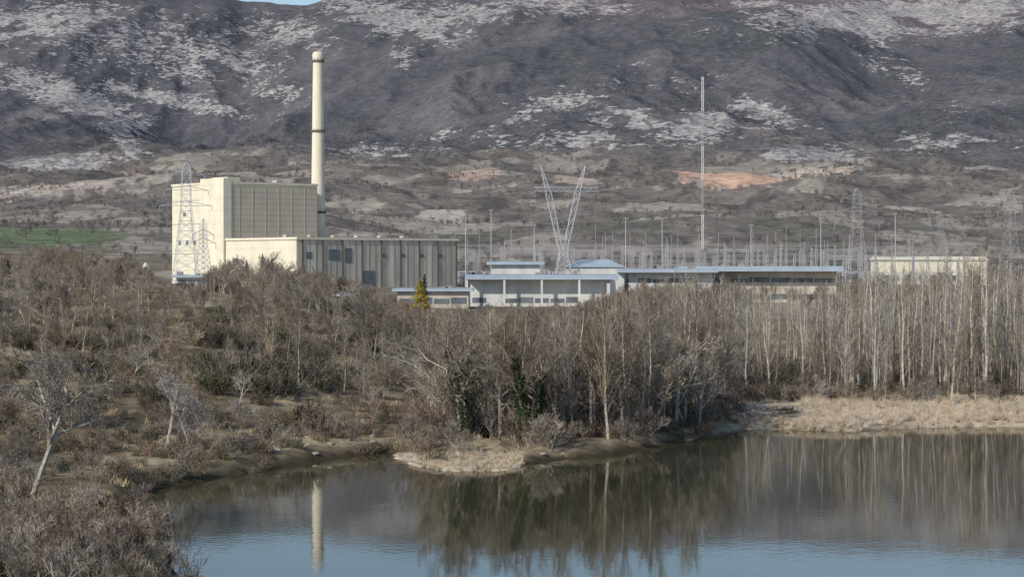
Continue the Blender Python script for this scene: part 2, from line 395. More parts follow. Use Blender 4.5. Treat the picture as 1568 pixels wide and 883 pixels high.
def conifer(seed, Ht, R, mats, n=1500):
    random.seed(seed); mb=MB()
    mb.tube([Vector((0,0,-.3)),Vector((0,0,Ht*.5)),Vector((0,0,Ht))],[.16,.1,.02],5,0)
    for _ in range(n):
        t=random.random()**.7*.97; z=Ht*(.08+.9*(1-t))
        a_=random.uniform(0,6.28)
        rr=R*(t**.85)*(.6+.3*math.sin(z*4+seed)+.25*math.sin(a_*3+z*1.7+seed))*random.uniform(.4,1)
        mb.leaf(Vector((math.cos(a_)*rr,math.sin(a_)*rr,z-rr*.15)),random.uniform(.2,.42),1,.5)
    return mb.mesh('conifer',mats)

def collect(name, meshes):
    c=bpy.data.collections.new(name)
    for i,me in enumerate(meshes):
        o=bpy.data.objects.new('%s_variant_%02d'%(name,i),me); c.objects.link(o)
    return c
def scatter(name, coll, P, scl, tilt=.05):
    P=np.asarray(P,float); n=len(P)
    me=bpy.data.meshes.new(name); me.vertices.add(n); me.vertices.foreach_set('co',P.astype(np.float32).ravel())
    nv=len(coll.objects); R=np.random.RandomState(len(P))
    rot=np.stack([R.normal(0,tilt,n),R.normal(0,tilt,n),R.uniform(0,6.283,n)],-1)
    a=me.attributes.new('rot','FLOAT_VECTOR','POINT'); a.data.foreach_set('vector',rot.astype(np.float32).ravel())
    a=me.attributes.new('scl','FLOAT','POINT'); a.data.foreach_set('value',np.asarray(scl,np.float32))
    a=me.attributes.new('vid','INT','POINT'); a.data.foreach_set('value',R.randint(0,nv,n).astype(np.int32))
    o=bpy.data.objects.new(name,me); S.collection.objects.link(o)
    g=bpy.data.node_groups.new(name+'_nodes','GeometryNodeTree')
    g.interface.new_socket('Geometry',in_out='INPUT',socket_type='NodeSocketGeometry')
    g.interface.new_socket('Geometry',in_out='OUTPUT',socket_type='NodeSocketGeometry')
    gi=g.nodes.new('NodeGroupInput'); go=g.nodes.new('NodeGroupOutput')
    ip=g.nodes.new('GeometryNodeInstanceOnPoints'); ci=g.nodes.new('GeometryNodeCollectionInfo')
    ci.inputs['Collection'].default_value=coll; ci.inputs['Separate Children'].default_value=True; ci.inputs['Reset Children'].default_value=True
    def na_(nm,ty):
        q=g.nodes.new('GeometryNodeInputNamedAttribute'); q.data_type=ty; q.inputs['Name'].default_value=nm
        return [s for s in q.outputs if s.enabled and s.name=='Attribute'][0]
    er=g.nodes.new('FunctionNodeEulerToRotation')
    g.links.new(na_('rot','FLOAT_VECTOR'),er.inputs[0]); g.links.new(er.outputs[0],ip.inputs['Rotation'])
    g.links.new(na_('scl','FLOAT'),ip.inputs['Scale']); g.links.new(na_('vid','INT'),ip.inputs['Instance Index'])
    ip.inputs['Pick Instance'].default_value=True
    g.links.new(gi.outputs[0],ip.inputs['Points']); g.links.new(ci.outputs[0],ip.inputs['Instance']); g.links.new(ip.outputs[0],go.inputs[0])
    md=o.modifiers.new('scatter','NODES'); md.node_group=g
    return o
ENV=np.array([(-400,360),(0,366),(60,360),(120,366),(170,378),(210,394),(250,432),(310,432),(335,388),(400,374),(440,396),(480,406),(520,416),(560,430),(590,444),(640,464),(700,472),(740,462),(830,466),(900,456),(955,432),(1000,408),(1100,420),(1200,432),(1290,420),(1350,406),(1450,386),(1568,366),(2400,362)],float)
RS=np.random.RandomState(11)
def zone(n, px0, px1, D0, D1, h0, h1, cap=True, minshore=1.0, clump=0, capf=(.80,1.02), cth=(-.35,.1)):
    px=RS.uniform(px0,px1,n); D=np.sqrt(RS.uniform(D0*D0,D1*D1,n)); x=(px-784)/FPX*D
    z,d,_=height(x,D); h=RS.uniform(h0,h1,n)
    if cap:
        mx_=CAMZ-(np.interp(px,ENV[:,0],ENV[:,1])-HZ)*D/FPX-z
        h=np.minimum(h,mx_*RS.uniform(*capf,n))
    ok=(d>minshore)&(h>h0*.35)
    if clump: ok&=(fbm(x/clump,D/clump,2)>RS.uniform(*cth,n))
    return np.stack([x,D,z],-1)[ok], h[ok]
def cat(*zs): return np.concatenate([z[0] for z in zs]), np.concatenate([z[1] for z in zs])

broads=collect('bare_tree_src',[tree_broad(s,9,[[bark_brown,bark_grey,bark_grey][s%3],[twig_brown,twig_brown,twig_tan][s%3]]) for s in range(7)])
pops=collect('bare_poplar_src',[tree_poplar(s+20,16,[[bark_pale,bark_grey][s%2],[twig_tan,bark_grey,twig_brown][s%3]],nb_=[26,40,48][s%3],tk=.15) for s in range(8)])
slim=collect('slender_tree_src',[tree_poplar(s+220,11,[[bark_pale,bark_grey][s%2],[twig_brown,twig_tan,twig_brown][s%3]],nb_=48,tk=.10,wide=1.45) for s in range(5)])
shr=collect('bare_shrub_src',[tree_broad(s+40,3.2,[twig_brown if s%2 else bark_grey,[twig_brown,twig_tan,twig_red,twig_brown][s%4]],SHRUB,5,3) for s in range(8)])
brm=collect('bramble_src',[bush_leafy(s+60,1.5,1.5,340,[twig_brown,leaf_dead if s%3 else leaf_olive,[leaf_olive,twig_brown,leaf_dead][s%3]],(.10,.24)) for s in range(6)])
evg=collect('evergreen_scrub_src',[bush_leafy(s+160,1.6,2.2,700,[twig_brown,leaf_ever,leaf_olive],(.12,.26)) for s in range(4)])
rds=collect('reed_src',[tuft(s+80,80,.55,1.3,[reed_mat]) for s in range(4)])
grs=collect('grass_src',[tuft(s+90,60,.6,.6,[grass_mat]) for s in range(4)])
fcr=collect('far_crown_src',[crown_far(s+100,[far_brown,[far_brown,far_grey,far_brown,far_green,far_grey,far_brown][s%6]]) for s in range(6)])

def put(name, coll, Z, nominal, tilt=.05):
    return scatter(name, coll, Z[0], Z[1]/nominal, tilt)
put('poplar_grove', pops, cat(zone(75,1060,1760,270,290,13,19.5,capf=(.74,1.03)),zone(45,1300,1760,272,292,16.5,20.5,capf=(.86,1.03)),zone(170,1020,1800,290,345,14,20),zone(110,960,1900,345,420,11,16)),16,.03)
put('slender_woodland', slim, cat(zone(95,650,1090,206,235,8,15,minshore=2.5),zone(85,640,1120,235,290,8,15.5),zone(50,1040,1700,262,300,5,10),zone(60,0,640,230,420,4,8)),11,.06)
put('bare_woodland', broads, cat(
    zone(40,690,1060,209,225,7,12.5,minshore=3), zone(95,640,1090,222,290,7,13.5), zone(120,560,1090,290,420,5,11),
    zone(80,-150,640,215,300,3.0,5.5,clump=25,minshore=6), zone(250,-250,640,290,430,3.5,7), zone(300,-300,640,430,600,5,11),
    zone(90,500,1000,420,500,4,8), zone(150,900,1750,420,560,5,9),zone(70,200,720,600,740,4,8)),9,.07)
put('bare_thicket', shr, cat(
    zone(480,-200,660,165,300,1.4,3.3,clump=14,cth=(-.25,.25)), zone(200,640,1120,196,260,1.6,4.2), zone(200,1040,1700,262,330,1.5,4.5),
    zone(280,-200,700,300,480,1.6,4.2,clump=20), zone(130,-120,285,112,146,1.6,3.3,minshore=-.3,cap=False)),3.2,.12)
put('bramble_undergrowth', brm, cat(
    zone(800,-200,680,160,330,.4,1.4,clump=9,minshore=.2,cth=(-.25,.25)), zone(360,640,1130,206,260,.5,1.5,minshore=.3), zone(300,1080,1700,268,320,.5,1.8),
    zone(110,-120,270,112,146,.4,1.2,cap=False,minshore=0),zone(230,-100,600,161,215,.5,1.3,minshore=-.5)),1.5,.1)
put('evergreen_scrub', evg, cat(zone(260,-100,300,190,300,.8,2.2,clump=12,cth=(0,.3)),zone(150,300,520,212,290,1.2,3.2,clump=14,cth=(-.2,.2)),zone(35,670,860,207,217,1,2.4),zone(210,-200,640,300,520,1.4,3.4,clump=30,cth=(-.1,.3)),zone(60,1020,1700,268,330,1,2.6)),2.2,.08)
put('reed_bed', rds, cat(zone(560,606,800,184.5,199,.22,.5,minshore=-.5,cap=False),zone(2200,1225,1750,229,272,.35,.85,minshore=-.6,cap=False),zone(120,1120,1260,231,240,.3,.7,minshore=0,cap=False)),1.3,.1)
put('dry_grass', grs, cat(zone(2400,-150,1130,165,330,.3,.8,minshore=.4,clump=12,cap=False),zone(300,-100,280,112,160,.3,.8,cap=False),zone(600,1080,1700,262,300,.3,.7,cap=False)),.6,.1)
zf=[]
for (n,a_,b_,c_,d_,h0,h1,cl) in [(900,-200,1800,1000,1500,2.5,6,70),(3200,-200,1800,1500,2600,3,7.5,110),(4200,-200,1800,2600,4000,4,9,150),(2200,-200,1800,4000,4900,5,10,200),(300,680,1700,760,1000,3,6,60)]:
    zf.append(zone(n,a_,b_,c_,d_,h0,h1,cap=False,clump=cl))
put('distant_woodland', fcr, cat(*zf),7,.05)

# --- individual trees
def place(name, me, px, D, dz=-.1, rz=0, sc=1, tilt=(0,0)):
    x=wx(px,D); o=bpy.data.objects.new(name,me); o.location=(x,D,H1(x,D)+dz); o.rotation_euler=(tilt[0],tilt[1],rz); o.scale=(sc,)*3
    S.collection.objects.link(o); return o
OPEN=dict(BROAD,t0=[.5,.2,.15,.1],n=[7,5,5,4],rmin=.014)
place('bare_riverside_tree', tree_broad(201,13,[bark_pale,bark_grey],dict(OPEN,n=[9,6,5,5],rmin=.018)), 40,143,rz=.6,tilt=(0,.16))
place('bare_riverside_tree', tree_broad(202,9,[bark_pale,bark_grey],OPEN), 250,186,rz=1)
place('bare_riverside_tree', tree_broad(203,6,[bark_pale,bark_grey],stems=2), 290,190,rz=2)
place('bare_riverside_tree', tree_broad(204,10.5,[bark_pale,bark_grey]), 765,208,rz=2)
for i,(px,D,h) in enumerate([(708,206,13),(722,209,12),(803,205,12.5),(826,207,10)]):
    place('ivy_clad_tree', tree_broad(210+i,h,[bark_grey,twig_brown,leaf_ivy],OPEN,ivy=2600), px,D,rz=i)
place('golden_conifer', conifer(1,8.5,4.2,[bark_brown,leaf_gold],3200), 643,430)
for i,(px,D,h,r) in enumerate([(402,540,10,2.8),(378,560,8,2.4),(440,560,6,1.8),(522,560,6,1.8),(650,470,9,2.2),(960,560,8,2.2),(12,420,6,2.5),(185,480,5,1.6),(498,500,6,1.8),(455,480,5,2)]):
    place('dark_conifer', conifer(10+i,h,r,[bark_brown,leaf_pine],1500), px,D)
rock_mat=mat_simple('shore_rock',(.38,.33,.27),.9,.35,2,bump=.4)
def boulder(seed):
    import bmesh
    from mathutils import noise
    random.seed(seed); bm=bmesh.new(); bmesh.ops.create_icosphere(bm,subdivisions=3,radius=.5)
    o=Vector((seed*3.1,0,0))
    for v in bm.verts:
        v.co*=1+.5*noise.noise(v.co*1.8+o)+.15*noise.noise(v.co*5+o)
        v.co.z*=.6
    me=bpy.data.meshes.new('boulder'); bm.to_mesh(me); bm.free(); me.materials.append(rock_mat); return me
bl=collect('boulder_src',[boulder(i) for i in range(4)])
put('shore_rocks', bl, cat(zone(90,1040,1230,228,262,.25,1.0,cap=False,minshore=-.4),zone(60,380,600,180,212,.2,.8,cap=False,minshore=-.4),zone(20,800,900,192,215,.2,.8,cap=False,minshore=-.4)),1.,.3)

# ---------------------------------------------------------------- buildings
def empty(name, loc, rz=0):
    e=bpy.data.objects.new(name,None); e.location=loc; e.rotation_euler=(0,0,rz); e.empty_display_size=2; S.collection.objects.link(e); return e
def part(par, name, mb, mats, smooth=False):
    o=bpy.data.objects.new(name, mb.mesh(name,mats,smooth)); o.parent=par; S.collection.objects.link(o); return o
def bx(par,name,x0,y0,z0,x1,y1,z1,mat):
    mb=MB(); mb.box(x0,y0,z0,x1,y1,z1); return part(par,name,mb,[mat])
def clad(name, col, lines=1.2, axis='Z', var=.12, dark=.85):
    m=mat_simple(name,col,.75,var,.25,stretch=(1,1,.35))
    nt=m.node_tree; b=nt.nodes['Principled BSDF']
    src=b.inputs['Base Color'].links[0].from_socket
    tc=N(nt,'ShaderNodeTexCoord'); w=N(nt,'ShaderNodeTexWave',Scale=1.0/lines*.314,Distortion=0.0); w.wave_type='BANDS'; w.bands_direction=axis; w.wave_profile='SAW'
    nt.links.new(tc.outputs['Object'],w.inputs['Vector'])
    mr=N(nt,'ShaderNodeMapRange'); mr.inputs['From Min'].default_value=.0; mr.inputs['From Max'].default_value=.25; mr.inputs['To Min'].default_value=dark; mr.inputs['To Max'].default_value=1
    nt.links.new(w.outputs['Fac'],mr.inputs['Value'])
    v=N(nt,'ShaderNodeVectorMath',operation='SCALE'); nt.links.new(src,v.inputs[0]); nt.links.new(mr.outputs[0],v.inputs['Scale']); nt.links.new(v.outputs[0],b.inputs['Base Color'])
    return m
cream=clad('cladding_cream',(.80,.74,.58),5.0,dark=.93)
tan=clad('cladding_tan_shaded',(.62,.53,.42),2.2,dark=.74)  # siding tan, darkened so the front face's shade sits in its colour
concrete=mat_simple('concrete_pale',(.56,.50,.42),.85,.25,.3,stretch=(1,1,.25))
conc_y=mat_simple('concrete_cream',(.78,.72,.57),.85,.14,.4,stretch=(1,1,.2))
joint=mat_simple('joint_dark',(.15,.135,.12),.8,.2,1)
roofm=mat_simple('roof_grey',(.30,.29,.27),.9,.2,.3)
blue=mat_simple('roof_blue_grey',(.30,.36,.42),.5,.2,.2)
bluel=mat_simple('fascia_pale_blue',(.40,.47,.54),.6,.15,.2)
white=mat_simple('painted_white',(.64,.64,.61),.7,.2,.3,stretch=(1,1,.4))
glass=mat_simple('window_glass',(.05,.06,.07),.15,.2,.5)
glassg=mat_simple('window_glass_hazy',(.16,.18,.20),.3,.35,.4)
steel=mat_simple('galvanised_steel',(.55,.57,.61),.5,.15,1,metal=.2)
steeld=mat_simple('weathered_steel',(.40,.39,.40),.6,.15,1)
G=9.2
TH=math.radians(39)
rb=empty('reactor_building',(wx(345,830),830,G-.5),TH)
zt=wz(281,830)-G+.5
mb=MB(); mb.box(0,0,0,43,41,zt); part(rb,'main_block',mb,[cream])
mb=MB(); mb.box(.0,-.35,0,42.6,-.003,zt-1.0); part(rb,'front_cladding',mb,[tan])  # front skin carries painted shade, darker than the cream sunlit sides
bx(rb,'parapet',-.3,-.45,zt+.003,43.3,41.3,zt+.8,conc_y)
bx(rb,'roof_sheet',.6,.6,zt+.803,42.4,40.4,zt+.9,roofm)
bx(rb,'corner_stair_tower',-1.2,-.6,0,2.4,17,zt+2.2,cream)
bx(rb,'roof_plant_room',3.5,4,zt+.9,9,16,zt+2.8,conc_y)
bx(rb,'roof_vent',30,10,zt+.9,33,13,zt+2.4,concrete)
mb=MB()
for zz in (zt*.33,zt*.62,zt*.85): mb.box(-.12,17.2,zz,-.003,40.8,zz+.3)
part(rb,'panel_joints',mb,[concrete])
mb=MB()
for i in range(1,7): mb.box(i*6.1,-.45,0,i*6.1+.18,-.353,zt-1)
part(rb,'cladding_ribs',mb,[concrete])
mb=MB()
for (yy,zz) in [(22,zt*.42),(28,zt*.42),(34,zt*.42),(30,zt*.7)]: mb.box(-.2,yy,zz,-.125,yy+2,zz+1.6)
part(rb,'side_windows',mb,[glassg])
th=empty('turbine_hall',(wx(455,790),790,G-.5),TH)
zh=wz(363,790)-G+.5
bx(th,'main_block',0,0,0,75,50.3,zh-.9,concrete)
bx(th,'lit_side_panels',-.25,.3,0,-.003,50,zh-1.2,cream)  # sunlit side painted in: cream skin, paler than the hall's front
bx(th,'roof_fascia',-.5,-.5,zh-.897,75.5,50.3,zh,conc_y)
bx(th,'roof_sheet',0,0,zh+.003,75,49.5,zh+.12,roofm)
mb=MB()
for i in range(0,9):
    x=2+i*9.0; mb.box(x,-.35,0,x+.5,-.003,zh-1)
part(th,'vertical_ribs',mb,[joint])
mb=MB(); mp_=MB()
for i in range(8):
    x=2.8+i*9.0
    for k in range(1,3): mb.box(x+k*2.8,-.1,0,x+k*2.8+.14,-.003,zh-1)
    if i%3!=1: mp_.box(x+.2,-.06,0,x+2.7,-.004,zh-1)
    if i%2==0: mp_.box(x+3.0,-.06,0,x+5.5,-.004,zh-1)
part(th,'panel_joints',mb,[roofm]); part(th,'light_panels',mp_,[mat_simple('panel_light',(.66,.60,.50),.8,.2,.3,stretch=(1,1,.2))])
mb=MB()
for (x,z0,w,h) in [(14,11,5,4),(21.5,10,3,5.5),(39,12,1.4,1.4),(48,12,1.4,1.4),(57,12,1.4,1.4),(66,12,1.4,1.4),(30,1,5,6),(4,11.5,2.5,2.5)]: mb.box(x,-.2,z0,x+w,-.105,z0+h)
part(th,'openings',mb,[glassg])
mb=MB()
for i in range(6): mb.box(8+i*11,20,zh+.12,10.2+i*11,22.2,zh+1.2)
part(th,'roof_vents',mb,[concrete])
# stack
cx,cy=wx(487,870),870; ck=empty('ventilation_chimney',(cx,cy,G-.5))
Hs=wz(80,870)-G+.5
mb=MB(); n=24
prof=[(0,3.35),(Hs*.25,3.0),(Hs*.5,2.65),(Hs*.75,2.35),(Hs*.965,2.12)]
mb.tube([Vector((0,0,z)) for z,_ in prof],[r for _,r in prof],n); part(ck,'shaft',mb,[conc_y],True)
mb=MB(); mb.tube([Vector((0,0,z)) for z in (Hs*.96,Hs*.965,Hs*.99,Hs*.995,Hs,Hs-.4)],[2.15,2.3,2.3,2.1,1.75,1.5],n); part(ck,'cap',mb,[conc_y],True)
for nm,py in (('platform_low',325),('platform_mid',201),('platform_top',94)):
    z=wz(py,870)-G+.5; r=3.35-(3.35-2.12)*z/Hs
    mb=MB(); mb.tube([Vector((0,0,z-.45)),Vector((0,0,z-.4)),Vector((0,0,z+.4)),Vector((0,0,z+.45))],[r,r+.45,r+.45,r],n)
    for a_ in range(12):
        t=a_/12*6.283; mb.beam((math.cos(t)*(r+.4),math.sin(t)*(r+.4),z),(math.cos(t)*(r+.4),math.sin(t)*(r+.4),z+1.3),.08)
    part(ck,nm,mb,[joint])
mb=MB()
for i in range(40):
    z0=Hs*i/41; z1=Hs*(i+1)/41; r0=3.4-1.23*z0/Hs; r1=3.4-1.23*z1/Hs
    for s_ in (-.35,.35): mb.beam((-r0*.98-.3,-r0*.2+s_,z0),(-r1*.98-.3,-r1*.2+s_,z1),.2)
    mb.beam((-r0*.98-.3,-r0*.2-.35,z0),(-r0*.98-.3,-r0*.2+.35,z0),.15)
part(ck,'ladder',mb,[joint])
tk=empty('storage_tank',(wx(223,820),820,G)); mb=MB(); mb.tube([Vector((0,0,0)),Vector((0,0,7.5)),Vector((0,0,9)),Vector((0,0,9.6))],[1.5,1.5,.8,.15],20); part(tk,'shell',mb,[white],True)
mb=MB(); mb.beam((-1.6,0,0),(-1.6,0,8.4),.12); mb.beam((-1.6,-.4,0),(-1.6,-.4,8.4),.12); part(tk,'ladder',mb,[steeld])

def office(name, px0, px1, D, ztop, depth, cols_=True, rz=0, over=1.2, wallc=None, fasc=1.3, bay=4.0, wh=1.3, canopy=0):
    x0=wx(px0,D); w=wx(px1,D)-x0; zb=H1(x0+w/2,D)-.6
    e=empty(name,(x0,D,zb),rz); h=ztop-zb; fy=over+canopy
    bx(e,'walls',over,fy,0,w-over,depth+canopy,h-fasc-.003,wallc or white)
    bx(e,'roof_fascia',0,0,h-fasc,w,depth+over+canopy,h,bluel)
    bx(e,'roof_sheet',.3,.3,h+.003,w-.3,depth+over+canopy-.3,h+.15,blue)
    mb=MB(); nb_=max(2,int(w/bay)); nf=max(1,int((h-fasc)/3.8))
    R=random.Random(int(px0))
    for f in range(nf):
        for i in range(nb_):
            if R.random()<.12: continue
            xa=over+.5+i*(w-2*over-.6)/nb_; xb=xa+(w-2*over)/nb_-.5; za=.9+(h-fasc)*f/nf+.6; mb.box(xa,fy-.08,za,xb,fy-.003,za+wh*R.uniform(.8,1.15))
    part(e,'window_bands',mb,[glassg])
    if cols_:
        mb=MB()
        for i in range(nb_//2+1):
            xa=.2+i*(w-1)/(nb_//2); mb.box(xa,.15,0,xa+.5,.65,h-fasc-.003)
        part(e,'columns',mb,[white])
    mb=MB()
    for i in range(max(2,int(w/9))):
        xa=R.uniform(1,w-3); mb.box(xa,3+canopy,h+.15,xa+R.uniform(.8,2),4.5+canopy,h+R.uniform(.5,1.1))
    part(e,'roof_vents',mb,[roofm])
    return e
office('office_building',712,948,520,wz(421,520),14,True,canopy=3,fasc=1.1)
office('office_wing',945,1100,560,wz(412,560),14,False,canopy=2,fasc=.9)
office('workshop_building',1040,1292,575,wz(408,575),14,False,bay=6,fasc=1.3,canopy=3.5,wallc=concrete)
office('roof_pavilion',745,834,545,wz(401,545),8,False,fasc=.7,bay=1.8)
office('canteen_building',600,725,500,wz(442,500),10,False,fasc=.6,wallc=concrete)
office('gatehouse',262,322,560,wz(422,560),6,False,fasc=.5,bay=3)
office('storage_shed',470,570,520,wz(450,520),8,False,fasc=.5,bay=3)
pb=empty('stair_tower',(wx(930,515),514,H1(wx(935,515),515)-.5)); bx(pb,'shaft',0,0,0,2.6,4,wz(432,514)-H1(wx(935,515),515)+.2,white)
mb=MB(); mb.box(.6,-.06,2,1.9,-.003,7); part(pb,'glazing',mb,[glassg])
mb=MB(); w=wx(935,560)-wx(870,560)
vr=empty('pitched_roof_hall',(wx(868,562),562,H1(wx(868,562),562)-.4)); h=wz(406,562)-vr.location.z
bx(vr,'walls',0,0,0,w+4,12,h-.5,white)
mb=MB(); mb.v=[Vector(p) for p in [(-.5,-.5,h-.49),(w+4.5,-.5,h-.49),(w+4.5,12.5,h-.49),(-.5,12.5,h-.49),(4,6,h+1.6),(w,6,h+1.6)]]; mb.f=[(0,1,5,4),(1,2,5),(2,3,4,5),(3,0,4),(3,2,1,0)]; mb.m=[0]*5; part(vr,'hipped_roof',mb,[bluel])
wh=empty('long_warehouse',(wx(1342,900),900,10)); w=wx(1512,900)-wx(1342,900); h=wz(396,900)-10
bx(wh,'walls',0,0,-1,w,14,h-.6,conc_y)
mb=MB(); mb.v=[Vector(p) for p in [(-.6,-.6,h-.597),(w+.6,-.6,h-.597),(w+.6,14.6,h-.597),(-.6,14.6,h-.597),(-.6,7,h+1),(w+.6,7,h+1)]]; mb.f=[(0,1,5,4),(1,2,5),(2,3,4,5),(3,0,4),(3,2,1,0)]; mb.m=[0]*5; part(wh,'gable_roof',mb,[cream])
mb=MB()
for i in range(9): mb.box(2+i*5,-.08,1.2,4.4+i*5,-.003,3.4)
part(wh,'doors',mb,[glassg])

# pylons
def lattice(mb, z0,z1,w0,w1,n, th_, c0=(0,0),c1=(0,0)):
    def cr(t):
        w=(w0+(w1-w0)*t)/2; cx_=c0[0]+(c1[0]-c0[0])*t; cy_=c0[1]+(c1[1]-c0[1])*t; z=z0+(z1-z0)*t
        return [Vector((cx_+sx*w,cy_+sy*w,z)) for sx,sy in ((-1,-1),(1,-1),(1,1),(-1,1))]
    prev=cr(0)
    for i in range(1,n+1):
        cur=cr(i/n)
        for j in range(4):
            k=(j+1)%4
            mb.beam(prev[j],cur[j],th_); mb.beam(prev[j],cur[k],th_*.55); mb.beam(prev[k],cur[j],th_*.55); mb.beam(cur[j],cur[k],th_*.55)
        prev=cur
def hbeam(mb,p0,p1,w,n,th_):
    p0=Vector(p0);p1=Vector(p1)
    def cr(t):
        c=p0.lerp(p1,t); return [c+Vector((0,-w/2,-w/2)),c+Vector((0,w/2,-w/2)),c+Vector((0,w/2,w/2)),c+Vector((0,-w/2,w/2))]
    prev=cr(0)
    for i in range(1,n+1):
        cur=cr(i/n)
        for j in range(4):
            mb.beam(prev[j],cur[j],th_); mb.beam(prev[j],cur[(j+1)%4],th_*.6)
        prev=cur
def pylon_std(name,px,D,pytop,base_w,mat,arms=3,rz=.2,th_=.16):
    x=wx(px,D); zb=H1(x,D)-.3; Ht=wz(pytop,D)-zb; e=empty(name,(x,D,zb),rz)
    mb=MB(); lattice(mb,0,Ht*.62,base_w,base_w*.4,8,th_); lattice(mb,Ht*.62,Ht*.94,base_w*.4,base_w*.3,5,th_*.8); lattice(mb,Ht*.94,Ht,base_w*.3,.3,1,th_*.8); part(e,'lattice_body',mb,[mat])
    mb=MB()
    for a_ in range(arms):
        z=Ht*(.66+.12*a_); l=base_w*(1.0-.15*a_)
        for s_ in (-1,1):
            for yy in (-.5,.5):
                mb.beam((0,yy,z),(s_*l,0,z),th_*.7); mb.beam((0,yy,z+1.5),(s_*l,0,z),th_*.7)
            mb.beam((s_*l,0,z),(s_*l,0,z-1.6),.14)
    part(e,'cross_arms',mb,[mat]); return e
pylon_std('electricity_pylon',285,690,248,8.5,steel,3,.3,.17)
pylon_std('electricity_pylon',311,600,335,4.5,steel,2,.8,.10)
pylon_std('electricity_pylon',1312,700,288,7.5,steeld,3,.1,.11)
pylon_std('electricity_pylon',1547,800,290,7,steeld,3,.5,.12)
pylon_std('electricity_pylon',1440,1250,325,7,steeld,3,.4,.14)
D=560; x=wx(862,D); zb=H1(x,D)-.3; e=empty('delta_head_pylon',(x,D,zb),.12)
def Z(py): return wz(py,560)-zb
mb=MB(); lattice(mb,0,Z(385),7,1.8,6,.11); part(e,'lattice_legs',mb,[steel])
mb=MB()
for s_ in (-1,1):
    lattice(mb,Z(385),Z(292),1.1,1.5,5,.075,(s_*.5,0),(s_*4.0,0)); lattice(mb,Z(292),Z(254),1.3,.15,3,.07,(s_*4.0,0),(s_*5.9,0))
part(e,'v_arms',mb,[steel])
mb=MB(); hbeam(mb,(-7.6,0,Z(290)),(9.5,0,Z(290)),1.1,12,.10); hbeam(mb,(-3.3,0,Z(310)),(3.3,0,Z(310)),.5,5,.06); part(e,'crossbeam',mb,[steel])
mb=MB()
for xx in (-7,0,9):
    for i in range(9): mb.tube([Vector((xx,0,Z(293)-i*.28)),Vector((xx,0,Z(293)-i*.28-.12))],[.18,.08],8)
    mb.beam((xx,0,Z(293)),(xx,0,Z(293)-2.6),.05)
part(e,'insulator_strings',mb,[joint])
D=930; x=wx(1076,D); zb=H1(x,D)-.2; e=empty('meteorological_mast',(x,D,zb)); Ht=wz(118,D)-zb
for i in range(6):
    mb=MB(); z0=Ht*i/6; z1=Ht*(i+1)/6
    lattice(mb,z0,z1,.8,.8,8,.15 if i%2 else .07); part(e,'section_%d'%(i+1),mb,[white if i%2==1 else steeld])
mb=MB()
for a_ in (0.3,2.4,4.5):
    for hh in (.5,.95): mb.beam((math.cos(a_)*30,math.sin(a_)*30,0),(0,0,Ht*hh),.03)
for hh in (.3,.6,.97): mb.beam((-2.0,0,Ht*hh),(2.0,0,Ht*hh),.1)
part(e,'guys_and_sensor_arms',mb,[steeld])
# substation
D=950; e=empty('electrical_substation',(wx(1000,D),D,9.4))
random.seed(4)
mb=MB(); mg=MB(); mi_=MB()
for r_,(Dy,hh) in enumerate([(-110,10),(-90,12),(-60,13),(-10,16),(40,15),(90,18),(130,16)]):
    xs=[-92+i*13.5+random.uniform(-3,3) for i in range(16)]
    for i,xx in enumerate(xs):
        lattice(mb,-1,hh,1.2,.7,7,.15,(xx,Dy),(xx,Dy))
        if (i+r_)%2==0:
            mb.beam((xx,Dy,hh),(xx,Dy,hh+4+random.random()*6),.16)
        if i<len(xs)-1 and (i+r_)%4!=3: hbeam(mg,(xx,Dy,hh),(xs[i+1],Dy,hh),.9,8,.10)
        for k in range(3):
            xi=xx+3+k*4; mi_.beam((xi,Dy+6,-1),(xi,Dy+6,3.4),.22); 
            for q in range(4): mi_.tube([Vector((xi,Dy+6,3.4+q*.5)),Vector((xi,Dy+6,3.75+q*.5))],[.32,.12],6)
            mi_.beam((xi,Dy+6,5.4),(xi+4,Dy+6,5.4),.07)
part(e,'gantry_columns',mb,[steeld]); part(e,'gantry_beams',mg,[steeld]); part(e,'insulators_and_busbars',mi_,[steel])
mb=MB()
for i,xx in enumerate([-36,10,50]):
    mb.box(xx,-36,-1,xx+7,-31,4.2); mb.box(xx+1.4,-37,3.0,xx+5.5,-36.003,5.0)
    for k in range(3): mb.beam((xx+1.5+k*2,-33.5,4.2),(xx+1.5+k*2,-34,7),.3)
part(e,'transformers',mb,[concrete])
for i,(px,D,pt) in enumerate([(1371,850,328),(713,830,335),(752,860,322),(958,830,335),(1014,840,335),(1257,830,335),(1150,860,345),(818,850,345)]):
    x=wx(px,D); zb=H1(x,D)-.2; e=empty('floodlight_mast',(x,D,zb)); Ht=wz(pt,D)-zb
    mb=MB(); mb.tube([Vector((0,0,0)),Vector((0,0,Ht))],[.24,.12],8); part(e,'pole',mb,[steel],True)
    mb=MB(); mb.box(-.9,-.12,Ht-.2,.9,.12,Ht+.05)
    for k in range(3): mb.box(-.85+k*.6,-.4,Ht+.06,-.45+k*.6,-.13,Ht+.45)
    part(e,'lamp_bar',mb,[steeld])
def cable(name,pts,r=.035,sag=4):
    mb=MB(); 
    for a_,b_ in pts:
        a_=Vector(a_);b_=Vector(b_); P=[]
        for i in range(17):
            t=i/16; p=a_.lerp(b_,t); p.z-=sag*4*t*(1-t); P.append(p)
        mb.tube(P,[r]*17,3)
    o=bpy.data.objects.new(name,mb.mesh(name,[steeld])); S.collection.objects.link(o)
px_=wx(862,560); D=950
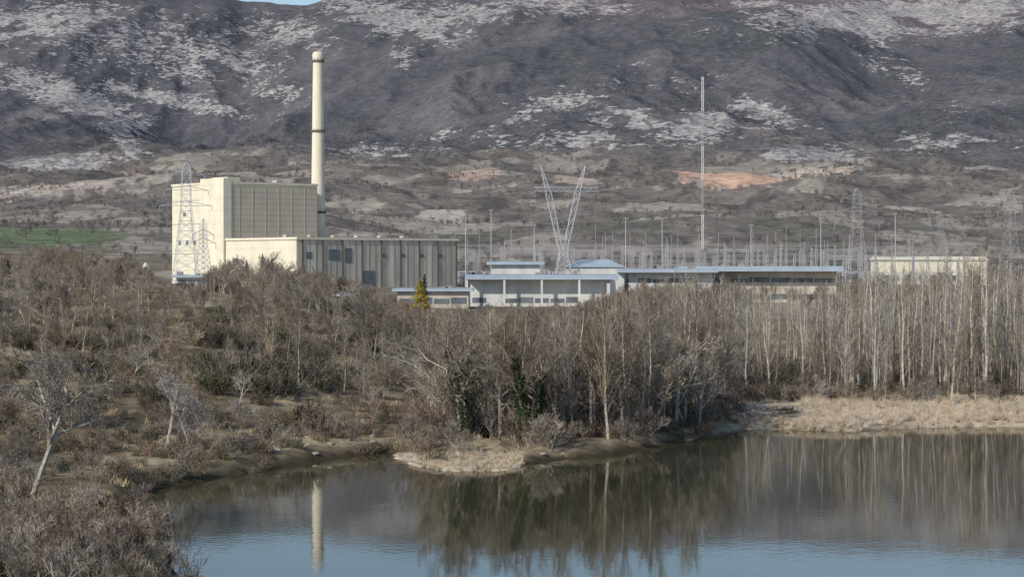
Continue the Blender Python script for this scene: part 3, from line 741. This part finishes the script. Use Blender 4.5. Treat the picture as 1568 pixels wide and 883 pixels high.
cable('overhead_power_lines',[((px_+k,560,wz(305,560)),(wx(1000,D)+k*2,890,26)) for k in (-7,0,9)]+
      [((wx(1312,700)+k,700,wz(330,700)),(wx(1200,900)+k,890,25)) for k in (-6,6)]+
      [((wx(1312,700)+k,700,wz(330,700)),(wx(1547,800)+k,800,wz(325,800))) for k in (-6,6)]+
      [((wx(285,690)+k,690,wz(290,690)),(-60+k-150,1500,70)) for k in (-6,6)],.03)
def house_cluster(name, items, wallm, roofm_):
    e=empty(name,(0,0,0)); mw=MB(); mr=MB()
    for (px,D,w,d,h,rz) in items:
        x=wx(px,D); zb=H1(x,D)-1; M=Matrix.Translation((x,D,zb))@Matrix.Rotation(rz,4,'Z')
        b0=len(mw.v); mw.box(-w/2,-d/2,0,w/2,d/2,h)
        for k in range(3): 
            mw.box(-w/2+w*(.15+.3*k),-d/2-.1,h*.55,-w/2+w*(.15+.3*k)+w*.12,-d/2-.01,h*.8,1)
        for i in range(b0,len(mw.v)): mw.v[i]=M@mw.v[i]
        b=len(mr.v); mr.v+=[M@Vector(p) for p in [(-w/2-.4,-d/2-.4,h+.01),(w/2+.4,-d/2-.4,h+.01),(w/2+.4,d/2+.4,h+.01),(-w/2-.4,d/2+.4,h+.01),(-w/2-.4,0,h+2.6),(w/2+.4,0,h+2.6)]]
        mr.f+=[tuple(b+i for i in q) for q in [(0,1,5,4),(1,2,5),(2,3,4,5),(3,0,4),(3,2,1,0)]]; mr.m+=[0]*5
    part(e,'walls_and_windows',mw,[wallm,glassg]); part(e,'roofs',mr,[roofm_])
random.seed(9)
tile=mat_simple('roof_tile',(.40,.31,.25),.9,.2,.1)
stone=mat_simple('house_stone',(.55,.50,.44),.9,.25,.1)
house_cluster('distant_village',[(random.uniform(1200,1310),random.uniform(3100,3350),random.uniform(9,15),random.uniform(7,9),random.uniform(5,7),random.uniform(-.5,.5)) for _ in range(20)],stone,tile)

# ---------------------------------------------------------------- light, sky, camera
w=bpy.data.worlds.new('World'); S.world=w; w.use_nodes=True; nt=w.node_tree
sky=nt.nodes.new('ShaderNodeTexSky'); sky.sky_type='NISHITA'; sky.sun_disc=False
EL=math.radians(32); az=Vector((-.68,-.733,0)).normalized(); sd=Vector((az.x*math.cos(EL),az.y*math.cos(EL),math.sin(EL))).normalized()
sky.sun_elevation=EL; sky.sun_rotation=math.atan2(sd.x,sd.y)%(2*math.pi)
sky.air_density=1.0; sky.dust_density=.6; sky.ozone_density=2.0; sky.altitude=500
bg=nt.nodes['Background']; nt.links.new(sky.outputs[0],bg.inputs[0]); bg.inputs[1].default_value=.12
sl=bpy.data.lights.new('sun','SUN'); sl.energy=3.5; sl.angle=math.radians(.5); sl.color=(1,.935,.84)
so=bpy.data.objects.new('sun',sl); so.rotation_euler=sd.to_track_quat('Z','Y').to_euler(); S.collection.objects.link(so)
cam=bpy.data.cameras.new('camera'); co=bpy.data.objects.new('camera',cam); S.collection.objects.link(co)
co.location=(0,0,CAMZ); co.rotation_euler=(math.radians(90),0,0)
cam.sensor_width=36; cam.lens=36*FPX/1568; cam.shift_y=-(441.5-HZ)/1568; cam.clip_end=30000; cam.clip_start=.5
S.camera=co
S.view_settings.view_transform='Standard'; S.view_settings.look='None'; S.view_settings.exposure=0
